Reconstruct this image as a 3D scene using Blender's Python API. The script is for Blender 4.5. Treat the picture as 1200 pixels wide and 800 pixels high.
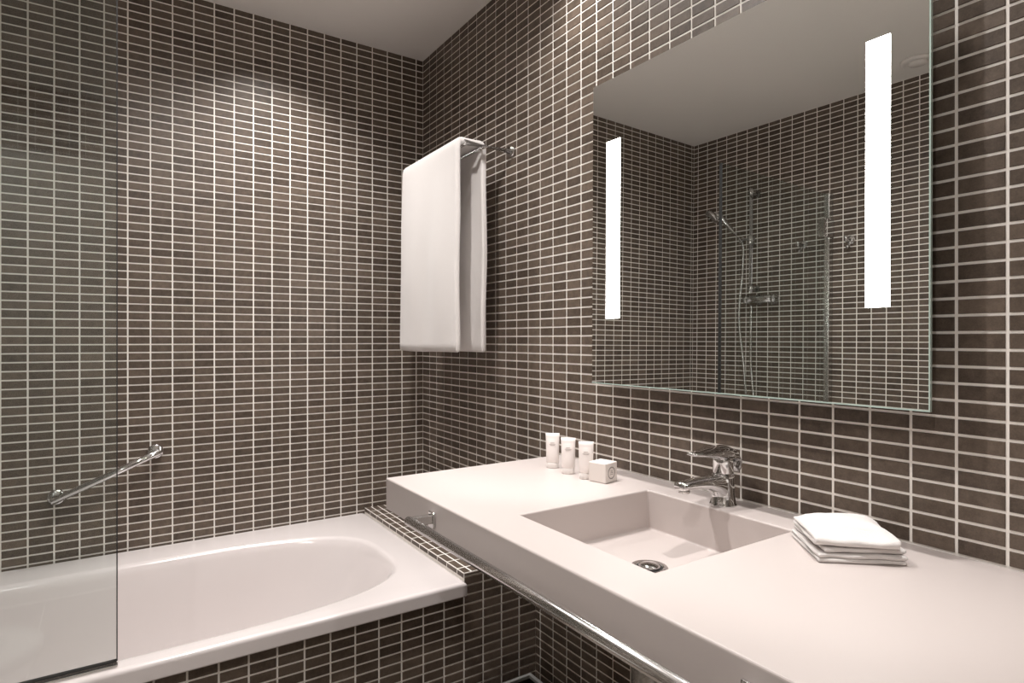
import bpy, bmesh, math, random
from mathutils import Vector, Matrix, noise

random.seed(7)
R = math.radians
scene = bpy.context.scene
for o in list(bpy.data.objects):
    bpy.data.objects.remove(o)
col = scene.collection

# ---------------------------------------------------------------- camera, world, exposure
FPX, CX, CY, YAW = 704.2, 594.2, 398.0, 33.368
CAM = Vector((-1.0751, -2.2629, 1.2))
cd = bpy.data.cameras.new('camera')
cam = bpy.data.objects.new('camera', cd); col.objects.link(cam)
cam.location = CAM
cam.rotation_euler = (R(90), 0, R(-YAW))
cd.sensor_width = 36.0
cd.lens = FPX / 1200 * 36
cd.shift_x = (600 - CX) / 1200
cd.shift_y = -(400 - CY) / 1200
cd.clip_start = 0.02
scene.camera = cam
w = bpy.data.worlds.new('world'); scene.world = w; w.use_nodes = True
w.node_tree.nodes['Background'].inputs[0].default_value = (0.9, 0.86, 0.82, 1)
w.node_tree.nodes['Background'].inputs[1].default_value = 0.05
scene.view_settings.view_transform = 'Standard'
scene.view_settings.look = 'None'
scene.view_settings.exposure = 0.95
scene.view_settings.gamma = 1.0
scene.view_settings.use_curve_mapping = False

# ceiling downlights, the last an added fill: x, y, spill watts, spill degrees, core watts, core degrees
LAMP = (1.0, 0.965, 0.94)
DOWNLIGHTS = [
    (-0.17, -1.03, 15, 116, 16, 30),
    (-0.17, -1.77, 14, 116, 13, 30),
    (-0.60, -0.32, 32, 120, 9, 44),
    (-0.80, -1.15, 42, 168, 0, 0),
    (-1.55, -2.30, 34, 168, 0, 0),  # unseen fill light, added behind the camera to brighten the walls
]
STRIP_POWER = 16.0

# ---------------------------------------------------------------- dimensions (metres)
P, PV = 0.0625, 0.02597            # tile pitch across / up
GR = 0.0043                        # joint width
XL, YR, ZC = -1.926, -2.78, 2.350  # left wall, rear wall, ceiling
ZCT = 0.8735                       # counter top
ZT = 0.530                         # tub rim
YA = -0.790                        # tub apron plane
XE = -0.250                        # end of tub / start of tiled platform
ZPL = 0.546                        # platform top

# ---------------------------------------------------------------- materials
def srgb(r, g, b):
    f = lambda c: c / 12.92 if c <= 0.04045 else ((c + 0.055) / 1.055) ** 2.4
    return (f(r / 255), f(g / 255), f(b / 255), 1)

def mat(name, color, rough=0.5, metal=0.0, bump=None, spec=0.5, coat=0.0, sheen=0.0, sss=0.0):
    m = bpy.data.materials.new(name); m.use_nodes = True
    nt = m.node_tree; b = nt.nodes['Principled BSDF']
    b.inputs['Base Color'].default_value = color
    b.inputs['Roughness'].default_value = rough
    b.inputs['Metallic'].default_value = metal
    b.inputs['Specular IOR Level'].default_value = spec
    b.inputs['Coat Weight'].default_value = coat
    b.inputs['Sheen Weight'].default_value = sheen
    if bump:
        sc, st, dist = bump
        tc = nt.nodes.new('ShaderNodeTexCoord')
        n = nt.nodes.new('ShaderNodeTexNoise'); n.inputs['Scale'].default_value = sc; n.inputs['Detail'].default_value = 4
        bp = nt.nodes.new('ShaderNodeBump'); bp.inputs['Strength'].default_value = st; bp.inputs['Distance'].default_value = dist
        nt.links.new(tc.outputs['Object'], n.inputs['Vector'])
        nt.links.new(n.outputs['Fac'], bp.inputs['Height']); nt.links.new(bp.outputs['Normal'], b.inputs['Normal'])
    return m

def tile_material(name, c_dark, c_light, rough):
    m = bpy.data.materials.new(name); m.use_nodes = True
    nt = m.node_tree; b = nt.nodes['Principled BSDF']; L = nt.links.new; N = nt.nodes.new
    oi = N('ShaderNodeObjectInfo'); ge = N('ShaderNodeNewGeometry')
    add = N('ShaderNodeMath'); add.operation = 'ADD'
    L(oi.outputs['Random'], add.inputs[0]); L(ge.outputs['Random Per Island'], add.inputs[1])
    fr = N('ShaderNodeMath'); fr.operation = 'FRACT'; L(add.outputs[0], fr.inputs[0])
    n1 = N('ShaderNodeTexNoise'); n1.inputs['Scale'].default_value = 55; n1.inputs['Detail'].default_value = 6; n1.inputs['Roughness'].default_value = 0.7
    L(ge.outputs['Position'], n1.inputs['Vector'])
    n2 = N('ShaderNodeTexNoise'); n2.inputs['Scale'].default_value = 420; n2.inputs['Detail'].default_value = 3
    L(ge.outputs['Position'], n2.inputs['Vector'])
    a1 = N('ShaderNodeMath'); a1.operation = 'MULTIPLY_ADD'; L(n1.outputs['Fac'], a1.inputs[0]); a1.inputs[1].default_value = 1.3; a1.inputs[2].default_value = -0.35
    a2 = N('ShaderNodeMath'); a2.operation = 'MULTIPLY_ADD'; L(fr.outputs[0], a2.inputs[0]); a2.inputs[1].default_value = 0.5; L(a1.outputs[0], a2.inputs[2])
    a3 = N('ShaderNodeMath'); a3.operation = 'MULTIPLY_ADD'; L(n2.outputs['Fac'], a3.inputs[0]); a3.inputs[1].default_value = 0.5; L(a2.outputs[0], a3.inputs[2])
    a4 = N('ShaderNodeMath'); a4.operation = 'SUBTRACT'; a4.use_clamp = True; L(a3.outputs[0], a4.inputs[0]); a4.inputs[1].default_value = 0.3
    mx = N('ShaderNodeMix'); mx.data_type = 'RGBA'
    L(a4.outputs[0], mx.inputs[0]); mx.inputs[6].default_value = c_dark; mx.inputs[7].default_value = c_light
    L(mx.outputs[2], b.inputs['Base Color'])
    b.inputs['Roughness'].default_value = rough; b.inputs['Specular IOR Level'].default_value = 0.4
    bp = N('ShaderNodeBump'); bp.inputs['Strength'].default_value = 0.25; bp.inputs['Distance'].default_value = 0.0006
    L(n2.outputs['Fac'], bp.inputs['Height']); L(bp.outputs['Normal'], b.inputs['Normal'])
    return m

def emission(name, color, strength):
    m = bpy.data.materials.new(name); m.use_nodes = True
    nt = m.node_tree; nt.nodes.clear()
    e = nt.nodes.new('ShaderNodeEmission'); e.inputs[0].default_value = color; e.inputs[1].default_value = strength
    o = nt.nodes.new('ShaderNodeOutputMaterial'); nt.links.new(e.outputs[0], o.inputs[0])
    return m

def glass_material(name, tint, ior=1.45):
    m = bpy.data.materials.new(name); m.use_nodes = True
    nt = m.node_tree; nt.nodes.clear(); N = nt.nodes.new; L = nt.links.new
    t = N('ShaderNodeBsdfTransparent'); t.inputs[0].default_value = tint
    g = N('ShaderNodeBsdfGlossy'); g.inputs['Roughness'].default_value = 0.0; g.inputs[0].default_value = (0.9, 1, 0.96, 1)
    fz = N('ShaderNodeFresnel'); ge = N('ShaderNodeNewGeometry')
    io = N('ShaderNodeMath'); io.operation = 'MULTIPLY_ADD'     # thin sheet: no refraction, so the far face counts from outside too
    L(ge.outputs['Backfacing'], io.inputs[0]); io.inputs[1].default_value = 1 / ior - ior; io.inputs[2].default_value = ior
    L(io.outputs[0], fz.inputs[0])
    mx = N('ShaderNodeMixShader'); o = N('ShaderNodeOutputMaterial')
    L(fz.outputs[0], mx.inputs[0]); L(t.outputs[0], mx.inputs[1]); L(g.outputs[0], mx.inputs[2]); L(mx.outputs[0], o.inputs[0])
    return m

M = {}
M['tile'] = tile_material('brown_mosaic_tile', srgb(66, 56, 48), srgb(116, 102, 90), 0.40)
M['grout'] = mat('pale_grout', srgb(248, 243, 236), 0.85, bump=(400, 0.2, 0.0005))
M['ceiling'] = mat('ceiling_paint', srgb(238, 233, 228), 0.9, bump=(300, 0.1, 0.0005))
M['floor_tile'] = tile_material('floor_tile', srgb(120, 110, 100), srgb(150, 140, 130), 0.4)
M['solid'] = mat('solid_surface', srgb(197, 187, 183), 0.38, bump=(90, 0.02, 0.0005))
M['acrylic'] = mat('tub_acrylic', srgb(226, 218, 216), 0.16, coat=0.3)
M['ceramic'] = mat('ceramic', srgb(240, 238, 234), 0.1)
M['chrome'] = mat('chrome', (0.74, 0.74, 0.74, 1), 0.06, 1.0)
M['brushed'] = mat('satin_steel', (0.62, 0.61, 0.59, 1), 0.26, 1.0)
M['satin'] = mat('satin_chrome', (0.76, 0.75, 0.74, 1), 0.2, 1.0)
M['rimgrey'] = mat('grey_rim', srgb(172, 172, 170), 0.35)
M['darkchrome'] = mat('dark_seal', (0.03, 0.03, 0.03, 1), 0.3)
M['mirror'] = mat('mirror_silver', (0.91, 0.925, 0.91, 1), 0.0, 1.0)
M['glassedge'] = mat('green_glass_edge', srgb(186, 206, 197), 0.15)
M['backing'] = mat('mirror_backing', srgb(70, 68, 66), 0.6)
M['strip'] = emission('light_strip', (1.0, 0.985, 0.95, 1), STRIP_POWER)
M['lens'] = emission('downlight_lens', (1.0, 0.93, 0.84, 1), 6.0)
M['white'] = mat('white_plastic', srgb(236, 230, 226), 0.4)
M['paper'] = mat('white_card', srgb(232, 224, 218), 0.6)
M['print'] = mat('grey_print', srgb(150, 142, 136), 0.6)
M['faint'] = mat('faint_print', srgb(205, 196, 192), 0.5)
M['tube'] = mat('soft_tube', srgb(238, 230, 226), 0.32, coat=0.2)
M['terry'] = mat('terry_cotton', srgb(226, 221, 218), 0.95, bump=(700, 0.5, 0.0015), spec=0.1, sheen=0.25)
M['glass'] = glass_material('screen_glass', (0.925, 0.945, 0.94, 1))
M['doorpaint'] = mat('door_paint', srgb(225, 218, 210), 0.5)
M['black'] = mat('black_rubber', (0.01, 0.01, 0.01, 1), 0.5)

# ---------------------------------------------------------------- helpers
def obj(name, bm, m, parent=None, smooth=False, bevel=0.0, seg=2):
    me = bpy.data.meshes.new(name)
    if isinstance(bm, bmesh.types.BMesh):
        bmesh.ops.recalc_face_normals(bm, faces=bm.faces)
        bm.to_mesh(me); bm.free()
    me.materials.append(m)
    o = bpy.data.objects.new(name, me); col.objects.link(o)
    if parent: o.parent = parent
    if smooth:
        for p in me.polygons: p.use_smooth = True
    if bevel:
        md = o.modifiers.new('bevel', 'BEVEL'); md.width = bevel; md.segments = seg; md.limit_method = 'ANGLE'; md.angle_limit = R(35)
        md.harden_normals = False
    return o

def empty(name, loc=(0, 0, 0), rz=0.0):
    o = bpy.data.objects.new(name, None); col.objects.link(o)
    o.location = loc; o.rotation_euler = (0, 0, rz); o.empty_display_size = 0.05
    return o

def tag(o, label, cat=None, group=None, kind=None):
    o['label'] = label
    if cat: o['category'] = cat
    if group: o['group'] = group
    if kind: o['kind'] = kind
    return o

def box(bm, x0, x1, y0, y1, z0, z1):
    v = [bm.verts.new(c) for c in ((x0, y0, z0), (x1, y0, z0), (x1, y1, z0), (x0, y1, z0), (x0, y0, z1), (x1, y0, z1), (x1, y1, z1), (x0, y1, z1))]
    for f in ((0, 3, 2, 1), (4, 5, 6, 7), (0, 1, 5, 4), (1, 2, 6, 5), (2, 3, 7, 6), (3, 0, 4, 7)):
        bm.faces.new([v[i] for i in f])
    return bm

def bx(*a): return box(bmesh.new(), *a)

def loft(bm, rings, close=True, cap0=True, cap1=True):
    vs = [[bm.verts.new(c) for c in r] for r in rings]
    n = len(vs[0])
    for a, b in zip(vs, vs[1:]):
        for i in range(n if close else n - 1):
            j = (i + 1) % n
            bm.faces.new((a[i], a[j], b[j], b[i]))
    if cap0: bm.faces.new(vs[0][::-1])
    if cap1: bm.faces.new(vs[-1])
    return bm

def frame(d):
    d = d.normalized()
    a = Vector((0, 0, 1)) if abs(d.z) < 0.9 else Vector((1, 0, 0))
    u = d.cross(a).normalized(); v = u.cross(d).normalized()
    return u, v

def tube(bm, pts, r, n=16, caps=True):
    pts = [Vector(p) for p in pts]
    rs = r if isinstance(r, (list, tuple)) else [r] * len(pts)
    rings = []; u = None
    for i, p in enumerate(pts):
        d = (pts[min(i + 1, len(pts) - 1)] - pts[max(i - 1, 0)]).normalized()
        if u is None: u, v = frame(d)
        else:
            u = (u - d * u.dot(d)).normalized(); v = u.cross(d) * -1
            v = d.cross(u)
        rings.append([p + (u * math.cos(2 * math.pi * k / n) + v * math.sin(2 * math.pi * k / n)) * rs[i] for k in range(n)])
    return loft(bm, rings, True, caps, caps)

def lathe(bm, prof, c=(0, 0, 0), axis='z', n=32):
    """prof = [(radius, height)] around axis through c"""
    rings = []
    for r, h in prof:
        ring = []
        for k in range(n):
            a = 2 * math.pi * k / n; x, y = r * math.cos(a), r * math.sin(a)
            q = {'z': (x, y, h), 'x': (h, x, y), 'y': (x, h, y)}[axis]
            ring.append((c[0] + q[0], c[1] + q[1], c[2] + q[2]))
        rings.append(ring)
    return loft(bm, rings)

def spline(pts, n=8):
    pts = [Vector(p) for p in pts]; out = []
    for i in range(len(pts) - 1):
        p0 = pts[max(i - 1, 0)]; p1 = pts[i]; p2 = pts[i + 1]; p3 = pts[min(i + 2, len(pts) - 1)]
        for k in range(n):
            t = k / n
            out.append(0.5 * ((2 * p1) + (p2 - p0) * t + (2 * p0 - 5 * p1 + 4 * p2 - p3) * t * t + (3 * p1 - p0 - 3 * p2 + p3) * t ** 3))
    out.append(pts[-1]); return out

# ---------------------------------------------------------------- tiled surfaces
# a face is origin o, unit vectors u (across), v (up), n (towards the room)
def project(p):
    d = Vector(p) - CAM
    th = R(YAW); fw = Vector((math.sin(th), math.cos(th), 0)); rt = Vector((math.cos(th), -math.sin(th), 0))
    dep = d.dot(fw)
    if dep < 0.05: return None
    return (CX + FPX * d.dot(rt) / dep, CY - FPX * d.z / dep, dep)

TH, CH = 0.0016, 0.0007
def tile_verts(w, h):
    return [(-w / 2, -h / 2, 0), (w / 2, -h / 2, 0), (w / 2, h / 2, 0), (-w / 2, h / 2, 0),
            (-w / 2 + CH, -h / 2 + CH, TH), (w / 2 - CH, -h / 2 + CH, TH), (w / 2 - CH, h / 2 - CH, TH), (-w / 2 + CH, h / 2 - CH, TH)]
TF = [(4, 5, 6, 7), (0, 1, 5, 4), (1, 2, 6, 5), (2, 3, 7, 6), (3, 0, 4, 7)]
tile_cache = {}
def tile_mesh(w, h):
    k = (round(w, 4), round(h, 4))
    if k not in tile_cache:
        me = bpy.data.meshes.new('tile'); me.from_pydata(tile_verts(w, h), [], TF); me.materials.append(M['tile']); tile_cache[k] = me
    return tile_cache[k]

def cuts(lo, hi, start, pitch):
    """cells between lo and hi on a grid through start"""
    k = math.floor((lo - start) / pitch + 1e-6); out = []
    while start + k * pitch < hi - 1e-6:
        a, b = max(lo, start + k * pitch), min(hi, start + (k + 1) * pitch)
        if b - a > GR + 0.003: out.append((a, b))
        k += 1
    return out

def tile_field(parent, o, u, v, n, us, vs, score=None, limit=300, m=None, rise=1.0):
    o, u, v, n = Vector(o), Vector(u), Vector(v), Vector(n)
    cells = []
    for a, b in us:
        for c, d in vs:
            ctr = o + u * ((a + b) / 2) + v * ((c + d) / 2)
            cells.append((score(ctr, b - a, d - c) if score else 0, ctr, b - a - GR, d - c - GR))
    cells.sort(key=lambda t: -t[0])
    rot = Matrix((u, v, n)).transposed().to_4x4()
    single = [c for c in cells[:limit] if c[0] > 0]
    rest = cells[len(single):]
    for s, ctr, w_, h_ in single:
        t = bpy.data.objects.new('tile', tile_mesh(w_, h_)); col.objects.link(t); t.parent = parent
        t.matrix_local = Matrix.Translation(ctr + n * random.uniform(0, 0.0003)) @ rot @ Matrix.Diagonal((1, 1, rise, 1))
    if rest:
        V, F = [], []
        for s, ctr, w_, h_ in rest:
            k = len(V)
            dn = random.uniform(0, 0.0003)
            V += [ctr + u * x + v * y + n * (z + dn) for x, y, z in tile_verts(w_, h_)]
            F += [tuple(i + k for i in f) for f in TF]
        me = bpy.data.meshes.new('tile_field'); me.from_pydata([tuple(q) for q in V], [], F); me.materials.append(m or M['tile'])
        f = bpy.data.objects.new('tile_field', me); col.objects.link(f); f.parent = parent; f['kind'] = 'stuff'

def seen(ok):
    def s(ctr, w_, h_):
        q = project(ctr)
        if not q or not (-6 < q[0] < 1206 and -4 < q[1] < 804) or not ok(ctr, q): return 0
        return 1.0 / q[2]
    return s

def wall(name, label, bm):
    o = obj(name, bm, M['grout']); tag(o, label, None, None, 'structure'); return o

T = 0.10
rows = cuts(0.0, ZC, ZCT, PV)
# back wall (behind the tub)
wb = wall('wall_back', 'brown mosaic tiled wall running behind the bathtub', bx(XL - T, T, 0, T, 0, ZC))
tile_field(wb, (0, 0, 0), (1, 0, 0), (0, 0, 1), (0, -1, 0), cuts(XL, 0, -P / 2, P), rows,
           seen(lambda c, q: c.z > ZT + 0.01 and q[0] < 455))
# mirror wall
MIR_Y0, MIR_Y1, MIR_Z0, MIR_Z1 = -1.862, -1.122, 1.092, 1.832
def ok_right(c, q):
    if c.z < ZCT + 0.008 and c.y < -0.90: return q[1] > 715 and c.y > -1.15
    if c.z < ZCT: return False
    return not (MIR_Y0 + 0.03 < c.y < MIR_Y1 + 0.06 and MIR_Z0 + 0.0 < c.z < MIR_Z1 + 0.03)
wr = wall('wall_right', 'brown mosaic tiled wall that carries the mirror above the counter', bx(0, T, YR - T, 0, 0, ZC))
tile_field(wr, (0, 0, 0), (0, -1, 0), (0, 0, 1), (-1, 0, 0), cuts(0, -YR, 0, P), rows, seen(ok_right))
# left wall (seen in the mirror)
wl = wall('wall_left', 'brown mosaic tiled wall with the shower fittings, seen in the mirror', bx(XL - T, XL, YR - T, 0, 0, ZC))
def sc_left(c, w_, h_):
    if not (-1.15 < c.y < 0 and 0.95 < c.z < ZC): return 0
    return 10 + c.y * -1 + (0.5 if c.z < 2.0 else 0)
tile_field(wl, (XL, YR, 0), (0, 1, 0), (0, 0, 1), (1, 0, 0), cuts(0, -YR, -YR - P * 0.5, P), rows, sc_left)
# rear wall with door
DX0, DX1, DZ = -1.55, -0.75, 2.06
bm = bmesh.new()
box(bm, XL - T, DX0, YR - T, YR, 0, ZC); box(bm, DX1, T, YR - T, YR, 0, ZC); box(bm, DX0, DX1, YR - T, YR, DZ, ZC)
we = wall('wall_rear', 'brown mosaic tiled wall around the door behind the camera', bm)
for (a, b, c, d) in ((0, DX0 - XL, 0, ZC), (DX1 - XL, -XL, 0, ZC), (DX0 - XL, DX1 - XL, DZ, ZC)):
    tile_field(we, (XL, YR, 0), (1, 0, 0), (0, 0, 1), (0, 1, 0), cuts(a, b, 0, P), cuts(c, d, ZCT, PV))
door = obj('door_1', bx(DX0 + 0.005, DX1 - 0.005, YR - 0.06, YR - 0.02, 0.005, DZ - 0.005), M['doorpaint'], bevel=0.003)
tag(door, 'pale painted door in the tiled wall behind the camera', kind='structure')
bm = bmesh.new()
tube(bm, [(DX1 - 0.08, YR - 0.02, 1.02), (DX1 - 0.08, YR + 0.04, 1.02), (DX1 - 0.2, YR + 0.04, 1.02)], 0.009)
obj('door_handle', bm, M['brushed'], door, True)
# floor, ceiling
fl = obj('floor', bx(XL - T, T, YR - T, T, -T, 0), M['grout']); tag(fl, 'dark tiled bathroom floor under the counter', kind='structure')
tile_field(fl, (XL, YR, 0), (1, 0, 0), (0, 1, 0), (0, 0, 1), cuts(0, -XL, 0, 0.30), cuts(0, -YR + YA, 0, 0.30), m=M['floor_tile'])
ce = obj('ceiling', bx(XL - T, T, YR - T, T, ZC, ZC + T), M['ceiling']); tag(ce, 'plain off white painted ceiling', kind='structure')

# tub apron and tiled platform at the tub's end
bm = bmesh.new()
box(bm, XL, XE, YA, YA + 0.03, 0, 0.488)
ap = wall('wall_tub_apron', 'brown mosaic tiled apron wall under the front rim of the bathtub', bm)
arow = cuts(0, 0.488, ZCT, PV)
tile_field(ap, (0, YA, 0), (1, 0, 0), (0, 0, 1), (0, -1, 0), cuts(XL, XE, 0, P), arow, seen(lambda c, q: True))
pl = wall('wall_tub_end', 'low brown mosaic tiled ledge between the bathtub end and the counter wall', bx(XE, -0.0005, YA, -0.0005, 0, ZPL))
tile_field(pl, (0, YA, 0), (1, 0, 0), (0, 0, 1), (0, -1, 0), cuts(XE, -0.0005, 0, P), cuts(0, ZPL, ZCT, PV), seen(lambda c, q: True))
tile_field(pl, (XE, 0, ZPL), (0, -1, 0), (1, 0, 0), (0, 0, 1), cuts(0, -YA, 0, P), cuts(0, -XE, 0.0, PV), seen(lambda c, q: c.x < -0.1), rise=0.2)
tile_field(pl, (XE, 0, ZPL), (0, -1, 0), (0, 0, 1), (-1, 0, 0), cuts(0, -YA, 0, P), [(ZT - ZPL + 0.0, 0.0)], seen(lambda c, q: True), rise=0.2)

# ---------------------------------------------------------------- bathtub
def make_tub():
    x0, x1, y0, y1 = XL + 0.003, XE - 0.003, YA - 0.024, -0.003
    cxm, cym = -1.08, -0.453
    def rect(inset, z):
        return (x0 + inset, x1 - inset, y0 + inset, y1 - inset, z)
    angs = [2 * math.pi * k / 120 for k in range(120)]
    for X, Y in ((x0, y0), (x1, y0), (x1, y1), (x0, y1)):
        angs.append(math.atan2(Y - cym, X - cxm) % (2 * math.pi))
    angs = sorted(angs)
    def ring_rect(a, b, c, d, z):
        out = []
        for t in angs:
            dx, dy = math.cos(t), math.sin(t); s = 1e9
            if dx > 1e-9: s = min(s, (b - cxm) / dx)
            if dx < -1e-9: s = min(s, (a - cxm) / dx)
            if dy > 1e-9: s = min(s, (d - cym) / dy)
            if dy < -1e-9: s = min(s, (c - cym) / dy)
            out.append((cxm + dx * s, cym + dy * s, z))
        return out
    def ring_oval(ar, al, b, z, nr=3.3, nl=4.5, sx=0.0):
        out = []
        for t in angs:
            dx, dy = math.cos(t), math.sin(t)
            k = 0.5 + 0.5 * math.tanh(dx * 4)
            n = nl + (nr - nl) * k; a = ar if dx > 0 else al
            s = (abs(dx / a) ** n + abs(dy / b) ** n) ** (-1 / n)
            out.append((cxm + sx + dx * s, cym + dy * s, z))
        return out
    rings = [ring_rect(*rect(0.008, ZT - 0.0405)), ring_rect(*rect(0.002, ZT - 0.040)), ring_rect(*rect(0.0, ZT - 0.038)), ring_rect(*rect(0.0, ZT - 0.036)), ring_rect(*rect(0.0, ZT - 0.011)), ring_rect(*rect(0.0, ZT - 0.009)), ring_rect(*rect(0.001, ZT - 0.005)),
             ring_rect(*rect(0.004, ZT - 0.0015)), ring_rect(*rect(0.009, ZT)), ring_rect(*rect(0.012, ZT)), ring_rect(*rect(0.03, ZT)),
             ring_oval(0.734, 0.734, 0.318, ZT), ring_oval(0.728, 0.728, 0.313, ZT - 0.001), ring_oval(0.722, 0.722, 0.307, ZT - 0.004), ring_oval(0.716, 0.718, 0.302, ZT - 0.011),
             ring_oval(0.706, 0.712, 0.297, ZT - 0.030), ring_oval(0.675, 0.70, 0.286, ZT - 0.10), ring_oval(0.63, 0.685, 0.272, ZT - 0.19),
             ring_oval(0.575, 0.665, 0.255, ZT - 0.28), ring_oval(0.525, 0.640, 0.232, ZT - 0.34), ring_oval(0.47, 0.60, 0.20, ZT - 0.375),
             ring_oval(0.36, 0.50, 0.14, ZT - 0.39), ring_oval(0.12, 0.18, 0.05, ZT - 0.395)]
    bm = bmesh.new(); loft(bm, rings, True, False, True)
    return bm
tub = empty('bathtub', (-1.08, -0.4, 0))
tag(tub, 'white acrylic built-in bathtub with a rounded inner basin', 'bathtub')
def child(name, bm, m, parent, smooth=False, bevel=0.0, seg=2):
    """mesh given in world coordinates, parented to a thing"""
    p = parent; mw = Matrix.Identity(4)
    chain = []
    while p: chain.append(p); p = p.parent
    for q in reversed(chain): mw = mw @ (Matrix.Translation(q.location) @ q.rotation_euler.to_matrix().to_4x4())
    bmesh.ops.transform(bm, matrix=mw.inverted(), verts=bm.verts)
    return obj(name, bm, m, parent, smooth, bevel, seg)
shell = child('shell', make_tub(), M['acrylic'], tub, True)
ov = child('overflow_cover', lathe(bmesh.new(), [(0.0, 0), (0.03, 0), (0.033, -0.004), (0.03, -0.010), (0.012, -0.012)], (-1.362, -0.158, 0.47), 'y'), M['chrome'], tub, True)
ov['label'] = 'round chrome overflow cover'
child('drain', lathe(bmesh.new(), [(0.0, 0.0), (0.034, 0.0), (0.034, 0.004), (0.02, 0.006), (0.0005, 0.006)], (-1.50, -0.42, ZT - 0.394), 'z'), M['chrome'], tub, True)

# ---------------------------------------------------------------- shower screen
GY = -0.788
scr = empty('shower_screen', (-1.065, GY, ZT + 0.001))
tag(scr, 'clear glass shower screen standing on the front rim of the bathtub', 'shower screen')
child('glass_pane', bx(-1.895, -1.065, GY - 0.004, GY + 0.004, ZT + 0.012, 1.905), M['glass'], scr)
child('edge_strip', bx(-1.0664, -1.0642, GY - 0.0065, GY + 0.0065, ZT + 0.012, 1.905), M['darkchrome'], scr)['label'] = 'dark polished free edge'
child('bottom_seal', bx(-1.895, -1.066, GY - 0.0045, GY + 0.0045, ZT + 0.0085, ZT + 0.0122), M['darkchrome'], scr)['label'] = 'dark seal along the bottom'
child('drip_rail', bx(-1.90, -1.064, GY - 0.011, GY + 0.004, ZT + 0.0008, ZT + 0.006), M['brushed'], scr, bevel=0.001)
child('wall_profile', bx(XL + 0.002, -1.885, GY - 0.012, GY + 0.012, ZT + 0.004, 1.912), M['brushed'], scr, bevel=0.002)
for z in (0.74, 1.745):
    child('hinge', bx(XL + 0.004, -1.835, GY - 0.019, GY + 0.019, z - 0.045, z + 0.045), M['chrome'], scr, bevel=0.006)

# ---------------------------------------------------------------- grab bar on the back wall
gb = empty('grab_bar', (-1.09, 0, 0.78))
tag(gb, 'slanted chrome grab bar on the tiled wall above the bathtub', 'grab bar')
ga, gc = Vector((-1.213, 0, 0.727)), Vector((-0.955, 0, 0.838))
dirn = (gc - ga).normalized()
out = Vector((0, -0.052, 0))
for e in (ga, gc):
    child('wall_flange', lathe(bmesh.new(), [(0.0, -0.0025), (0.023, -0.0025), (0.023, -0.010), (0.019, -0.014), (0.0, -0.014)], e, 'y'), M['chrome'], gb, True)
    child('post', tube(bmesh.new(), [e + Vector((0, -0.011, 0)), e + out], 0.0095), M['chrome'], gb, True)
child('bar', tube(bmesh.new(), [ga + out - dirn * 0.012, ga + out - dirn * 0.0105, gc + out + dirn * 0.0105, gc + out + dirn * 0.012], [0.0085, 0.0105, 0.0105, 0.0085], 20), M['chrome'], gb, True)

# ---------------------------------------------------------------- vanity counter with sunk basin
CXF, CY0, CY1, CTH = -0.532, -2.62, -0.916, 0.074
BX0, BX1, BY0, BY1, BD = -0.437, -0.099, -1.672, -1.338, 0.082
van = empty('vanity_counter', (-0.27, -1.5, ZCT - CTH))
tag(van, 'long creamy white solid-surface wash counter with a square sunk basin', 'counter')
def counter_mesh():
    bm = bmesh.new()
    xs = [CXF, BX0, BX1, -0.003]; ys = [CY0, BY0, BY1, CY1]
    g = {}
    for i, x in enumerate(xs):
        for j, y in enumerate(ys):
            for k, z in enumerate((ZCT - CTH, ZCT)):
                g[i, j, k] = bm.verts.new((x, y, z))
    for i in range(3):
        for j in range(3):
            if (i, j) == (1, 1): continue
            bm.faces.new((g[i, j, 1], g[i + 1, j, 1], g[i + 1, j + 1, 1], g[i, j + 1, 1]))
            bm.faces.new((g[i, j, 0], g[i, j + 1, 0], g[i + 1, j + 1, 0], g[i + 1, j, 0]))
    for i in range(3):
        bm.faces.new((g[i, 0, 0], g[i + 1, 0, 0], g[i + 1, 0, 1], g[i, 0, 1]))
        bm.faces.new((g[i, 3, 0], g[i, 3, 1], g[i + 1, 3, 1], g[i + 1, 3, 0]))
    for j in range(3):
        bm.faces.new((g[0, j, 0], g[0, j, 1], g[0, j + 1, 1], g[0, j + 1, 0]))
        bm.faces.new((g[3, j, 0], g[3, j + 1, 0], g[3, j + 1, 1], g[3, j, 1]))
    # basin pan inside the hole, shelled
    def ring(ins, z): return [bm.verts.new(c) for c in ((BX0 + ins, BY0 + ins, z), (BX1 - ins, BY0 + ins, z), (BX1 - ins, BY1 - ins, z), (BX0 + ins, BY1 - ins, z))]
    top = [g[1, 1, 1], g[2, 1, 1], g[2, 2, 1], g[1, 2, 1]]
    bot = [g[1, 1, 0], g[2, 1, 0], g[2, 2, 0], g[1, 2, 0]]
    r1 = ring(0.002, ZCT - BD); r2 = ring(0, ZCT - BD - 0.012)
    for a, b in ((top, r1), (bot, r2)):
        for i in range(4):
            j = (i + 1) % 4; bm.faces.new((a[i], a[j], b[j], b[i]))
    c1 = bm.verts.new((-0.268, -1.502, ZCT - BD - 0.004))
    for i in range(4): bm.faces.new((r1[i], r1[(i + 1) % 4], c1))
    bm.faces.new(r2)
    return bm
ctop = child('countertop', counter_mesh(), M['solid'], van, bevel=0.0035, seg=3)
DR = (-0.268, -1.502, ZCT - BD - 0.0012)
dn = child('drain', lathe(bmesh.new(), [(0.012, 0.001), (0.016, 0.001), (0.026, 0.0025), (0.0325, 0.003), (0.034, 0.001), (0.034, -0.002), (0.012, -0.002)], DR), M['chrome'], van, True)
dn['label'] = 'round chrome basin drain'
child('drain_hole', lathe(bmesh.new(), [(0.0005, 0.0012), (0.024, 0.0012), (0.024, 0.0022), (0.0005, 0.0022)], DR), M['black'], van)
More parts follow.
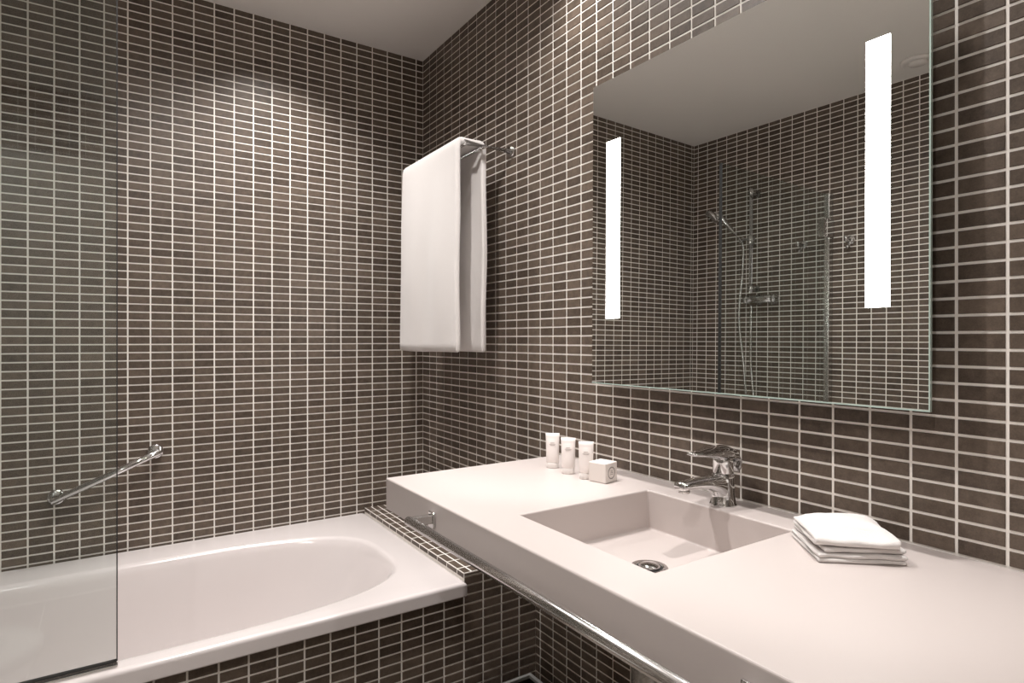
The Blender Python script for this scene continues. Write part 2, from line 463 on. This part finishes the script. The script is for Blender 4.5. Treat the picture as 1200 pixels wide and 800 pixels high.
child('drain_plug', lathe(bmesh.new(), [(0.0005, 0.002), (0.018, 0.002), (0.0195, 0.0045), (0.016, 0.007), (0.006, 0.0085), (0.0005, 0.0088)], DR), M['chrome'], van, True)
tr = empty('sink_trap', (-0.268, -1.502, 0.30))
tag(tr, 'dark chrome drain trap below the counter in the shadow', 'sink trap')
child('tailpipe', tube(bmesh.new(), [(-0.268, -1.502, ZCT - BD - 0.018), (-0.268, -1.502, 0.62)], 0.016), M['brushed'], tr, True)
child('bottle', lathe(bmesh.new(), [(0.017, 0.64), (0.03, 0.63), (0.032, 0.62), (0.032, 0.54), (0.028, 0.52), (0.01, 0.515)], (-0.268, -1.502, 0)), M['brushed'], tr, True)
child('waste_pipe', tube(bmesh.new(), [(-0.24, -1.502, 0.60), (-0.003, -1.502, 0.60)], 0.016), M['brushed'], tr, True)
child('wall_collar', lathe(bmesh.new(), [(0.018, -0.0035), (0.034, -0.0035), (0.03, -0.012), (0.018, -0.014)], (0, -1.502, 0.60), 'x'), M['brushed'], tr, True)

# towel bar along the counter front
RX, RZ = -0.580, 0.839
tb = empty('towel_bar', (RX, -1.5, RZ))
tag(tb, 'long chrome towel bar running along the front edge of the counter', 'towel bar')
child('bar', tube(bmesh.new(), [(RX, -1.152, RZ), (RX, -1.154, RZ), (RX, -1.906, RZ), (RX, -1.908, RZ)], [0.0075, 0.0092, 0.0092, 0.0075], 24), M['satin'], tb, True)
for y in (-1.166, -1.892):
    br = child('bracket', bx(RX, CXF - 0.004, y - 0.008, y + 0.008, RZ - 0.009, RZ + 0.009), M['satin'], tb, bevel=0.002)
    child('bracket_plate', bx(CXF - 0.005, CXF - 0.0006, y - 0.012, y + 0.012, RZ - 0.018, RZ + 0.014), M['chrome'], tb, bevel=0.0015)

# ---------------------------------------------------------------- mirror with light strips
mir = empty('wall_mirror', (-0.0620, -1.492, 1.092), R(1.0))
mir.rotation_euler.y = R(0.33)
tag(mir, 'square frameless wall mirror with two lit vertical strips', 'mirror')
H = MIR_Y1 - MIR_Y0
hw = H / 2; hz = MIR_Z1 - MIR_Z0
mp = obj('mirror_pane', bx(-0.0, 0.0008, -hw, hw, 0, hz), M['mirror'], mir)
obj('glass_edge', bx(0.0009, 0.0055, -hw, hw, 0, hz), M['glassedge'], mir)['label'] = 'pale green glass edge'
obj('backing_frame', bx(0.006, 0.045, -hw + 0.07, hw - 0.07, 0.07, hz - 0.07), M['backing'], mir)
bv = 0.0022
for x0, x1, z0, z1 in ((-hw, hw, 0, bv), (-hw, -hw + bv, bv, hz)):
    obj('edge_bevel', bx(-0.0007, -0.0001, x0, x1, z0, z1), M['glassedge'], mir)
for a, b in ((-1.216, -1.172), (-1.806, -1.770)):
    s = obj('light_strip', bx(-0.0009, -0.0001, a + 1.492, b + 1.492, 1.252 - 1.092, 1.681 - 1.092), M['strip'], mir)
    s['label'] = 'glowing white light strip'

# ---------------------------------------------------------------- double towel rail and bath towel
TRY, TRZ = -0.662, 1.802
rl = empty('towel_rail', (0, -0.44, TRZ))
tag(rl, 'chrome double-bar towel rail on the tiled wall near the corner', 'towel rail')
YF = -0.205
X1, X2 = -0.170, -0.105
for y in (TRY, YF):
    child('wall_flange', lathe(bmesh.new(), [(0.0005, -0.0025), (0.019, -0.0025), (0.019, -0.008), (0.015, -0.012), (0.0005, -0.012)], (0, y, TRZ), 'x'), M['chrome'], rl, True)
    child('arm', tube(bmesh.new(), [(-0.009, y, TRZ), (X1 - 0.006, y, TRZ)], 0.0088), M['satin'], rl, True)
for x in (X1, X2):
    child('bar', tube(bmesh.new(), [(x, TRY, TRZ - 0.001), (x, YF, TRZ - 0.001)], 0.0065), M['chrome'], rl, True)

def ribbon(path, th, ys, wob, seed=0.0):
    """cloth of thickness th: 2D path (x, z) swept along y; wob(s, y, x, z) -> offset vector"""
    pts = [Vector((p[0], p[1])) for p in path]
    nrm = []
    for i in range(len(pts)):
        d = (pts[min(i + 1, len(pts) - 1)] - pts[max(i - 1, 0)]).normalized(); nrm.append(Vector((-d.y, d.x)))
    prof = [(pts[i] + nrm[i] * th / 2, i) for i in range(len(pts))]
    e = pts[-1] - pts[-2]; prof.append((pts[-1] + e.normalized() * th * 0.35, len(pts) - 1))
    prof += [(pts[i] - nrm[i] * th / 2, i) for i in reversed(range(len(pts)))]
    e = pts[0] - pts[1]; prof.append((pts[0] + e.normalized() * th * 0.35, 0))
    rings = []
    for k, y in enumerate(ys):
        r = []
        for (q, i) in prof:
            c = pts[i]
            f = 0.45 if k in (0, len(ys) - 1) else 1.0
            pq = c + (q - c) * f
            v = Vector((pq.x, y, pq.y)) + wob(i / (len(pts) - 1), y, pq.x, pq.y)
            r.append(v)
        rings.append(r)
    return loft(bmesh.new(), rings)

def towel_path():
    pa = []
    xf, xb = X1 - 0.016, X2 + 0.012
    zt_ = TRZ + 0.0155
    pa += [(xf, 1.166 + k * (zt_ - 0.02 - 1.166) / 30) for k in range(31)]
    pa += [(xf + 0.002, zt_ - 0.009), (xf + 0.007, zt_ - 0.002), (xf + 0.014, zt_)]
    pa += [(xf + 0.014 + k * (xb - xf - 0.028) / 4, zt_ - 0.001) for k in range(1, 4)]
    pa += [(xb - 0.014, zt_), (xb - 0.006, zt_ - 0.002), (xb - 0.001, zt_ - 0.009)]
    pa += [(xb, zt_ - 0.02 - k * (zt_ - 0.02 - 1.168) / 30) for k in range(31)]
    return pa
def wob_t(s, y, x, z):
    drop = max(0, TRZ - z); a = min(1, drop * 3)
    dx = a * (0.0045 * math.sin(y * 34 + 1.0 + z * 2) + 0.0045 * noise.noise(Vector((y * 9, z * 4, s * 3))))
    dy = a * 0.008 * noise.noise(Vector((z * 5 + 3, s * 2.0, y * 2)))
    if s < 0.5: dy += -(y + 0.44) * -0.06 * min(1, drop / 0.6) + 0.012 * min(1, drop / 0.6)
    return Vector((dx - a * 0.004, dy, 0.003 * a * noise.noise(Vector((y * 6, 2.2, s)))))
ys = [-0.640, -0.638, -0.632] + [-0.62 + k * 0.37 / 24 for k in range(25)] + [-0.245, -0.239, -0.236]
bt = empty('bath_towel', (X1, -0.44, 1.16))
tag(bt, 'white terry bath towel hanging over the double chrome rail', 'towel')
child('cloth', ribbon(towel_path(), 0.017, ys, wob_t), M['terry'], bt, True)

# ---------------------------------------------------------------- basin faucet
FX, FY = -0.062, -1.503
fa = empty('basin_faucet', (FX, FY, ZCT))
tag(fa, 'chrome single-lever basin mixer tap behind the sunk basin', 'faucet')
def sect(x, z, hw_, hh, tilt=0.0, n=20, e=2.6, y=0.0):
    out = []
    for k in range(n):
        a = 2 * math.pi * k / n
        cy, cz = math.cos(a), math.sin(a)
        py = math.copysign(abs(cy) ** (2 / e), cy) * hw_; pz = math.copysign(abs(cz) ** (2 / e), cz) * hh
        out.append((x + pz * math.sin(tilt), y + py, z + pz * math.cos(tilt)))
    return out
bm = bmesh.new()
lathe(bm, [(0.0005, 0.0), (0.0265, 0.0), (0.0265, 0.003), (0.0245, 0.005), (0.0225, 0.020), (0.0215, 0.036), (0.0215, 0.058), (0.0205, 0.062), (0.0005, 0.062)], (0, 0, 0))
obj('body', bm, M['chrome'], fa, True)
bm = bmesh.new()
loft(bm, [sect(0.012, 0.034, 0.018, 0.026, 0.0), sect(-0.012, 0.038, 0.0195, 0.024, 0.15), sect(-0.030, 0.045, 0.0195, 0.0165, 0.25), sect(-0.055, 0.050, 0.0185, 0.0120, 0.25),
          sect(-0.085, 0.0525, 0.0170, 0.0095, 0.2), sect(-0.112, 0.0525, 0.0155, 0.0085, 0.15), sect(-0.126, 0.0525, 0.0150, 0.008, 0.15), sect(-0.129, 0.0525, 0.012, 0.006, 0.15)])
sp = obj('spout', bm, M['chrome'], fa, True)
obj('aerator', lathe(bmesh.new(), [(0.0005, 0.0), (0.0085, 0.0), (0.0105, 0.001), (0.0105, 0.008), (0.0005, 0.008)], (-0.114, 0, 0.0385)), M['brushed'], sp, True)
bm = bmesh.new()
lathe(bm, [(0.0005, 0.062), (0.0180, 0.062), (0.0195, 0.065), (0.0195, 0.090), (0.0190, 0.094), (0.0005, 0.094)], (0, 0, 0))
obj('cartridge_cap', bm, M['chrome'], fa, True)
bm = bmesh.new()
loft(bm, [sect(0.040, 0.062, 0.008, 0.003, -1.1), sect(0.039, 0.070, 0.013, 0.006, -1.0), sect(0.034, 0.086, 0.019, 0.009, -0.8), sect(0.022, 0.099, 0.0225, 0.012, -0.35), sect(0.004, 0.104, 0.0235, 0.0135, -0.05),
          sect(-0.018, 0.1055, 0.0225, 0.0120, 0.03), sect(-0.045, 0.1065, 0.0190, 0.0085, 0.05), sect(-0.07, 0.107, 0.0155, 0.0058, 0.08), sect(-0.090, 0.1085, 0.0125, 0.0036, 0.1), sect(-0.098, 0.1092, 0.008, 0.0018, 0.1)])
lv = obj('lever', bm, M['chrome'], fa, True)
obj('pull_rod', lathe(bmesh.new(), [(0.0005, 0.0), (0.0025, 0.0), (0.0025, 0.060), (0.0055, 0.062), (0.0055, 0.070), (0.0005, 0.071)], (0.030, 0, 0.012)), M['chrome'], fa, True)

# ---------------------------------------------------------------- amenity tubes and soap box
def amenity(x, y, rz, h, label):
    t = empty('toiletry_tube', (x, y, ZCT + 0.0003), rz)
    tag(t, label, 'toiletry tube', 'toiletry tubes on the counter')
    def el(a, b, z, n=24): return [(a * math.cos(2 * math.pi * k / n), b * math.sin(2 * math.pi * k / n), z) for k in range(n)]
    bm = bmesh.new()
    loft(bm, [el(0.0150, 0.0115, 0.0), el(0.0157, 0.0122, 0.001), el(0.0157, 0.0122, 0.013), el(0.0150, 0.0115, 0.014)])
    obj('cap', bm, M['white'], t, True)
    bm = bmesh.new()
    loft(bm, [el(0.0150, 0.0118, 0.0142), el(0.0163, 0.0125, 0.016), el(0.0166, 0.0118, 0.032), el(0.0170, 0.0085, h * 0.6), el(0.0174, 0.0045, h * 0.82), el(0.0177, 0.0012, h - 0.009), el(0.0178, 0.0009, h)])
    b = obj('tube_body', bm, M['tube'], t, True)
    bm = bmesh.new()
    for k, (wd, z) in enumerate(((0.005, 0.72), (0.008, 0.675), (0.006, 0.655))):
        d = 0.0125 + (z * h - 0.032) / (h - 0.041) * (0.0012 - 0.0125)
        yy = -(0.0085 + (z - 0.6) / 0.22 * (0.0045 - 0.0085)) - 0.0004
        box(bm, -wd, wd, yy - 0.0002, yy + 0.0006, z * h, z * h + 0.0016)
    obj('print', bm, M['faint'], b)
    return t
amenity(-0.133, -1.044, R(-42), 0.088, 'white toiletry tube standing farthest from the tap, leftmost of three')
amenity(-0.142, -1.118, R(-42), 0.087, 'white toiletry tube standing in the middle of three on the counter')
amenity(-0.142, -1.184, R(-42), 0.087, 'white toiletry tube standing right beside the little soap box')
sbx = empty('soap_box', (-0.1235, -1.222, ZCT + 0.0003), R(13))
tag(sbx, 'small white cube soap box with a ring emblem beside the tubes', 'soap box')
s2 = 0.0235
carton = obj('carton', bx(-s2, s2, -s2, s2, 0, 0.045), M['paper'], sbx, bevel=0.0022, seg=3)
bm = bmesh.new()
rings = []
for r in (0.0116, 0.0142):
    rings.append([(r * math.cos(2 * math.pi * k / 40), -s2 - 0.0002, 0.0215 + r * math.sin(2 * math.pi * k / 40)) for k in range(40)])
loft(bm, rings, True, False, False)
obj('emblem_ring', bm, M['print'], carton)
bm = bmesh.new()
for k in range(3):
    box(bm, -0.006 + k * 0.0012, 0.006 - k * 0.0012, -s2 - 0.0003, -s2 + 0.0001, 0.0175 + k * 0.0038, 0.0187 + k * 0.0038)
obj('emblem_print', bm, M['print'], carton)

# ---------------------------------------------------------------- stack of folded face cloths
def fold_path(depth, layers, th, r):
    """zig-zag of layers in (v, z), starts at the bottom; folds rounded"""
    pts = []; z = th / 2
    for k in range(layers):
        a, b = (-depth / 2, depth / 2) if k % 2 == 0 else (depth / 2, -depth / 2)
        pts += [(a + (b - a) * t / 8, z) for t in range(9)]
        if k < layers - 1:
            s = 1 if b > 0 else -1
            pts += [(b + s * r * math.sin(math.pi * t / 6), z + (1 - math.cos(math.pi * t / 6)) / 2 * (th + 0.0012)) for t in range(1, 6)]
            z += th + 0.0012
    return pts
def face_cloth(z, depth, width, layers, th, rz, dx, dy, label, seed, amp=0.002, puff=0.0, droop=0.0):
    t = empty('face_cloth', (-0.1245 + dx, -1.7735 + dy, ZCT + z), rz)
    tag(t, label, 'face cloth', 'folded face cloths on the counter')
    H_ = layers * (th + 0.0012)
    def wob(s, y, x, zz):
        ex = min(1.0, abs(x) / (depth / 2)); ey = min(1.0, abs(y) / (width / 2))
        k = max(0.0, min(1.0, zz / H_))
        q = noise.noise(Vector((x * 24 + seed, y * 24, s * 1.8)))
        edge = noise.noise(Vector((x * 30 + seed * 2, s * 4, 1.5)))
        edx = noise.noise(Vector((y * 30 + seed * 3, s * 4, 7.5)))
        up = puff * (1 - ex ** 2.5) * (1 - ey ** 2.5) * k - droop * max(ex, ey) ** 5 * k
        return Vector((0.0016 * edx * ex * 2, 0.0032 * edge * ey - 0.03 * ey * y * (1 if k < 0.5 else 0.4), amp * q * k + up))
    e = width / 2
    ys_ = [-e, -e + 0.0015, -e + 0.004] + [-e + 0.009 + k * (width - 0.018) / 18 for k in range(19)] + [e - 0.004, e - 0.0015, e]
    o = obj('cloth', ribbon(fold_path(depth, layers, th, th * 0.62), th, ys_, wob), M['terry'], t, True)
    return t
# the cloths lie turned so that one edge faces the camera; local x runs away from it
CR = math.atan2(0.76, 0.65)
face_cloth(0.0006, 0.114, 0.124, 2, 0.0056, CR, 0.000, 0.000, 'flat white folded face cloth at the bottom of the stack', 1.3, 0.0012)
face_cloth(0.0146, 0.110, 0.118, 1, 0.0060, CR + R(3), 0.004, 0.000, 'thin white face cloth in the middle of the stack', 5.1, 0.0015)
face_cloth(0.0222, 0.100, 0.118, 2, 0.0105, CR + R(180 - 4), -0.001, 0.005, 'plump white folded face cloth on top of the stack', 9.7, 0.0045, 0.009, 0.009)

# ---------------------------------------------------------------- waste bin in the corner under the counter
wbx = empty('waste_bin', (-0.17, -0.945, 0.002))
tag(wbx, 'rectangular steel waste bin on the floor in the corner by the bathtub', 'waste bin')
bm = bmesh.new()
def rr(hx, hy, z): return [(-hx, -hy, z), (hx, -hy, z), (hx, hy, z), (-hx, hy, z)]
loft(bm, [rr(0.0, 0.0, 0.006), rr(0.074, 0.058, 0.006), rr(0.086, 0.070, 0.245), rr(0.089, 0.073, 0.245), rr(0.077, 0.061, 0.0), rr(0, 0, 0)], True, False, False)
bmesh.ops.remove_doubles(bm, verts=bm.verts, dist=1e-6)
obj('body', bm, M['darkchrome'], wbx, bevel=0.002)
bm = bmesh.new()
a, b, c, d, z0, z1 = 0.093, 0.077, 0.083, 0.067, 0.240, 0.250
loft(bm, [rr(a, b, z0), rr(a, b, z1), rr(c, d, z1), rr(c, d, z0), rr(a, b, z0)], True, False, False)
bmesh.ops.remove_doubles(bm, verts=bm.verts, dist=1e-6)
obj('rim', bm, M['rimgrey'], wbx, bevel=0.0015)

# ---------------------------------------------------------------- shower fittings on the left wall (in the mirror)
ss = empty('shower_set', (XL, -0.355, 1.4))
tag(ss, 'chrome hand shower with slide bar and hose on the tiled wall', 'shower set')
SX = XL + 0.055; SY = -0.405
child('slide_bar', tube(bmesh.new(), [(SX, SY, 1.43), (SX, SY, 1.975)], 0.0095), M['chrome'], ss, True)
for z in (1.455, 1.955):
    child('bar_mount', tube(bmesh.new(), [(XL + 0.003, SY, z), (XL + 0.006, SY, z), (SX + 0.012, SY, z)], [0.02, 0.013, 0.012]), M['chrome'], ss, True)
hd = child('slider', lathe(bmesh.new(), [(0.0005, -0.02), (0.018, -0.02), (0.02, -0.015), (0.02, 0.02), (0.0005, 0.024)], (SX, SY, 1.705)), M['chrome'], ss, True)
child('holder', tube(bmesh.new(), [(SX, SY, 1.705), (SX + 0.035, SY + 0.03, 1.712)], [0.011, 0.015]), M['chrome'], hd, True)
h0, h1 = Vector((SX + 0.035, SY + 0.03, 1.695)), Vector((SX + 0.09, SY + 0.12, 1.835))
hs = child('handset', tube(bmesh.new(), [h0, h0.lerp(h1, 0.5), h1, h1 + Vector((0.02, 0.025, 0.012))], [0.010, 0.0125, 0.014, 0.016]), M['chrome'], ss, True)
bm = bmesh.new()
hc = h1 + Vector((0.024, 0.03, 0.008)); ax = Vector((0.55, 0.45, -0.7)).normalized()
tube(bm, [hc - ax * 0.012, hc - ax * 0.004, hc + ax * 0.010, hc + ax * 0.016], [0.016, 0.034, 0.042, 0.040], 28)
child('spray_head', bm, M['chrome'], hs, True)
hp = spline([h0, h0 + Vector((-0.004, -0.006, -0.05)), (SX + 0.03, SY + 0.03, 1.52), (SX + 0.04, SY + 0.04, 1.30), (SX + 0.05, SY + 0.005, 1.05), (SX + 0.06, SY - 0.03, 0.78), (SX + 0.045, SY - 0.05, 0.73), (SX + 0.02, SY - 0.045, 0.80), (SX + 0.0, SY - 0.005, 1.05), (SX, SY - 0.005, 1.366)], 10)
child('hose', tube(bmesh.new(), hp, 0.0062, 10), M['brushed'], ss, True)
mxr = empty('shower_mixer', (XL, -0.41, 1.395))
tag(mxr, 'chrome thermostatic shower mixer bar below the slide bar', 'shower mixer')
MX = XL + 0.055
child('valve_body', tube(bmesh.new(), [(MX, -0.395, 1.395), (MX, -0.400, 1.395), (MX, -0.520, 1.395), (MX, -0.525, 1.395)], [0.017, 0.020, 0.020, 0.017], 24), M['chrome'], mxr, True)
for y0, y1 in ((-0.368, -0.393), (-0.552, -0.527)):
    child('handle', tube(bmesh.new(), [(MX, y0, 1.395), (MX, y0 + (y1 - y0) * 0.2, 1.395), (MX, y1, 1.395)], [0.019, 0.023, 0.023], 24), M['chrome'], mxr, True)
for y in (-0.42, -0.50):
    child('wall_union', tube(bmesh.new(), [(XL + 0.003, y, 1.395), (XL + 0.012, y, 1.395), (XL + 0.014, y, 1.395), (MX - 0.015, y, 1.395)], [0.030, 0.028, 0.014, 0.014], 24), M['chrome'], mxr, True)
def robe_hook(y, z, label):
    h = empty('robe_hook', (XL + 0.002, y, z)); tag(h, label, 'robe hook', 'robe hooks on the shower wall')
    obj('hook_plate', lathe(bmesh.new(), [(0.0005, 0.0005), (0.020, 0.0005), (0.020, 0.006), (0.0005, 0.008)], (0, 0, 0), 'x'), M['chrome'], h, True)
    obj('hook_arm', tube(bmesh.new(), spline([(0.004, 0, 0), (0.03, 0, -0.006), (0.045, 0, -0.004), (0.05, 0, 0.014)], 6), [0.008] * 18 + [0.010]), M['chrome'], h, True)
    obj('hook_peg', tube(bmesh.new(), spline([(0.010, 0, -0.004), (0.02, 0, -0.03), (0.038, 0, -0.034)], 6), 0.007), M['chrome'], h, True)
ss.location.z += 0.035; mxr.location.z += 0.035
robe_hook(-0.655, 1.688, 'chrome robe hook behind the shower glass, seen in the mirror')
robe_hook(-0.880, 1.683, 'chrome robe hook outside the shower glass, seen in the mirror')

# wall-hung toilet on the left wall (its lid mirrors faintly in the glass screen)
to = empty('toilet', (XL, -1.29, 0.0)); tag(to, 'white wall-hung toilet, only a pale reflection in the shower glass', 'toilet')
def seat_ring(L_, hw_, z, x0=0.004):
    pts = [(x0, -hw_ * 0.82, z)]
    for k in range(25):
        a = -math.pi / 2 + math.pi * k / 24
        pts.append((x0 + L_ - L_ * 0.5 + L_ * 0.5 * math.cos(a), hw_ * math.sin(a), z))
    pts.append((x0, hw_ * 0.82, z)); return pts
bm = bmesh.new()
loft(bm, [seat_ring(0.36, 0.11, 0.12), seat_ring(0.50, 0.15, 0.20), seat_ring(0.62, 0.172, 0.30), seat_ring(0.68, 0.18, 0.36), seat_ring(0.69, 0.183, 0.395)])
obj('bowl', bm, M['ceramic'], to, True)
bm = bmesh.new()
loft(bm, [seat_ring(0.66, 0.182, 0.397, 0.04), seat_ring(0.665, 0.186, 0.405, 0.04), seat_ring(0.665, 0.186, 0.422, 0.04), seat_ring(0.655, 0.180, 0.430, 0.045), seat_ring(0.60, 0.15, 0.434, 0.06)])
obj('lid', bm, M['ceramic'], to, True)

# ---------------------------------------------------------------- ceiling fittings
va = empty('exhaust_valve', (-1.775, -1.205, ZC)); tag(va, 'round white exhaust valve on the ceiling, seen in the mirror', 'vent')
obj('ring', lathe(bmesh.new(), [(0.040, -0.0005), (0.062, -0.0005), (0.060, -0.008), (0.050, -0.012), (0.043, -0.008)], (0, 0, 0)), M['white'], va, True)
obj('disc', lathe(bmesh.new(), [(0.0005, -0.004), (0.030, -0.004), (0.034, -0.010), (0.030, -0.016), (0.0005, -0.018)], (0, 0, 0)), M['white'], va, True)

WHERE = ['over the counter near the corner', 'over the right part of the counter', 'over the rounded end of the bathtub', 'in front of the mirror', 'by the door, out of view, added as fill light']
def downlight(x, y, spill, beam, core, cbeam, where):
    e = empty('ceiling_downlight', (x, y, ZC)); tag(e, 'round recessed ceiling downlight ' + where, 'downlight', 'ceiling downlights')
    obj('trim_ring', lathe(bmesh.new(), [(0.030, -0.0005), (0.042, -0.0005), (0.041, -0.004), (0.033, -0.006), (0.030, -0.004)], (0, 0, 0)), M['brushed'], e, True)
    obj('lens', lathe(bmesh.new(), [(0.0005, -0.0005), (0.029, -0.0005), (0.029, -0.002), (0.0005, -0.002)], (0, 0, 0)), M['lens'], e)
    for watts, deg, blend in ((spill, beam, 1.0), (core, cbeam, 0.6)):
        if not watts: continue
        ld = bpy.data.lights.new('downlight_lamp', 'SPOT'); ld.energy = watts; ld.color = LAMP; ld.spot_size = R(deg); ld.spot_blend = blend; ld.shadow_soft_size = 0.025
        lo = bpy.data.objects.new('downlight_lamp', ld); col.objects.link(lo); lo.parent = e; lo.location = (0, 0, -0.008)
for a, wh in zip(DOWNLIGHTS, WHERE): downlight(*a, wh)
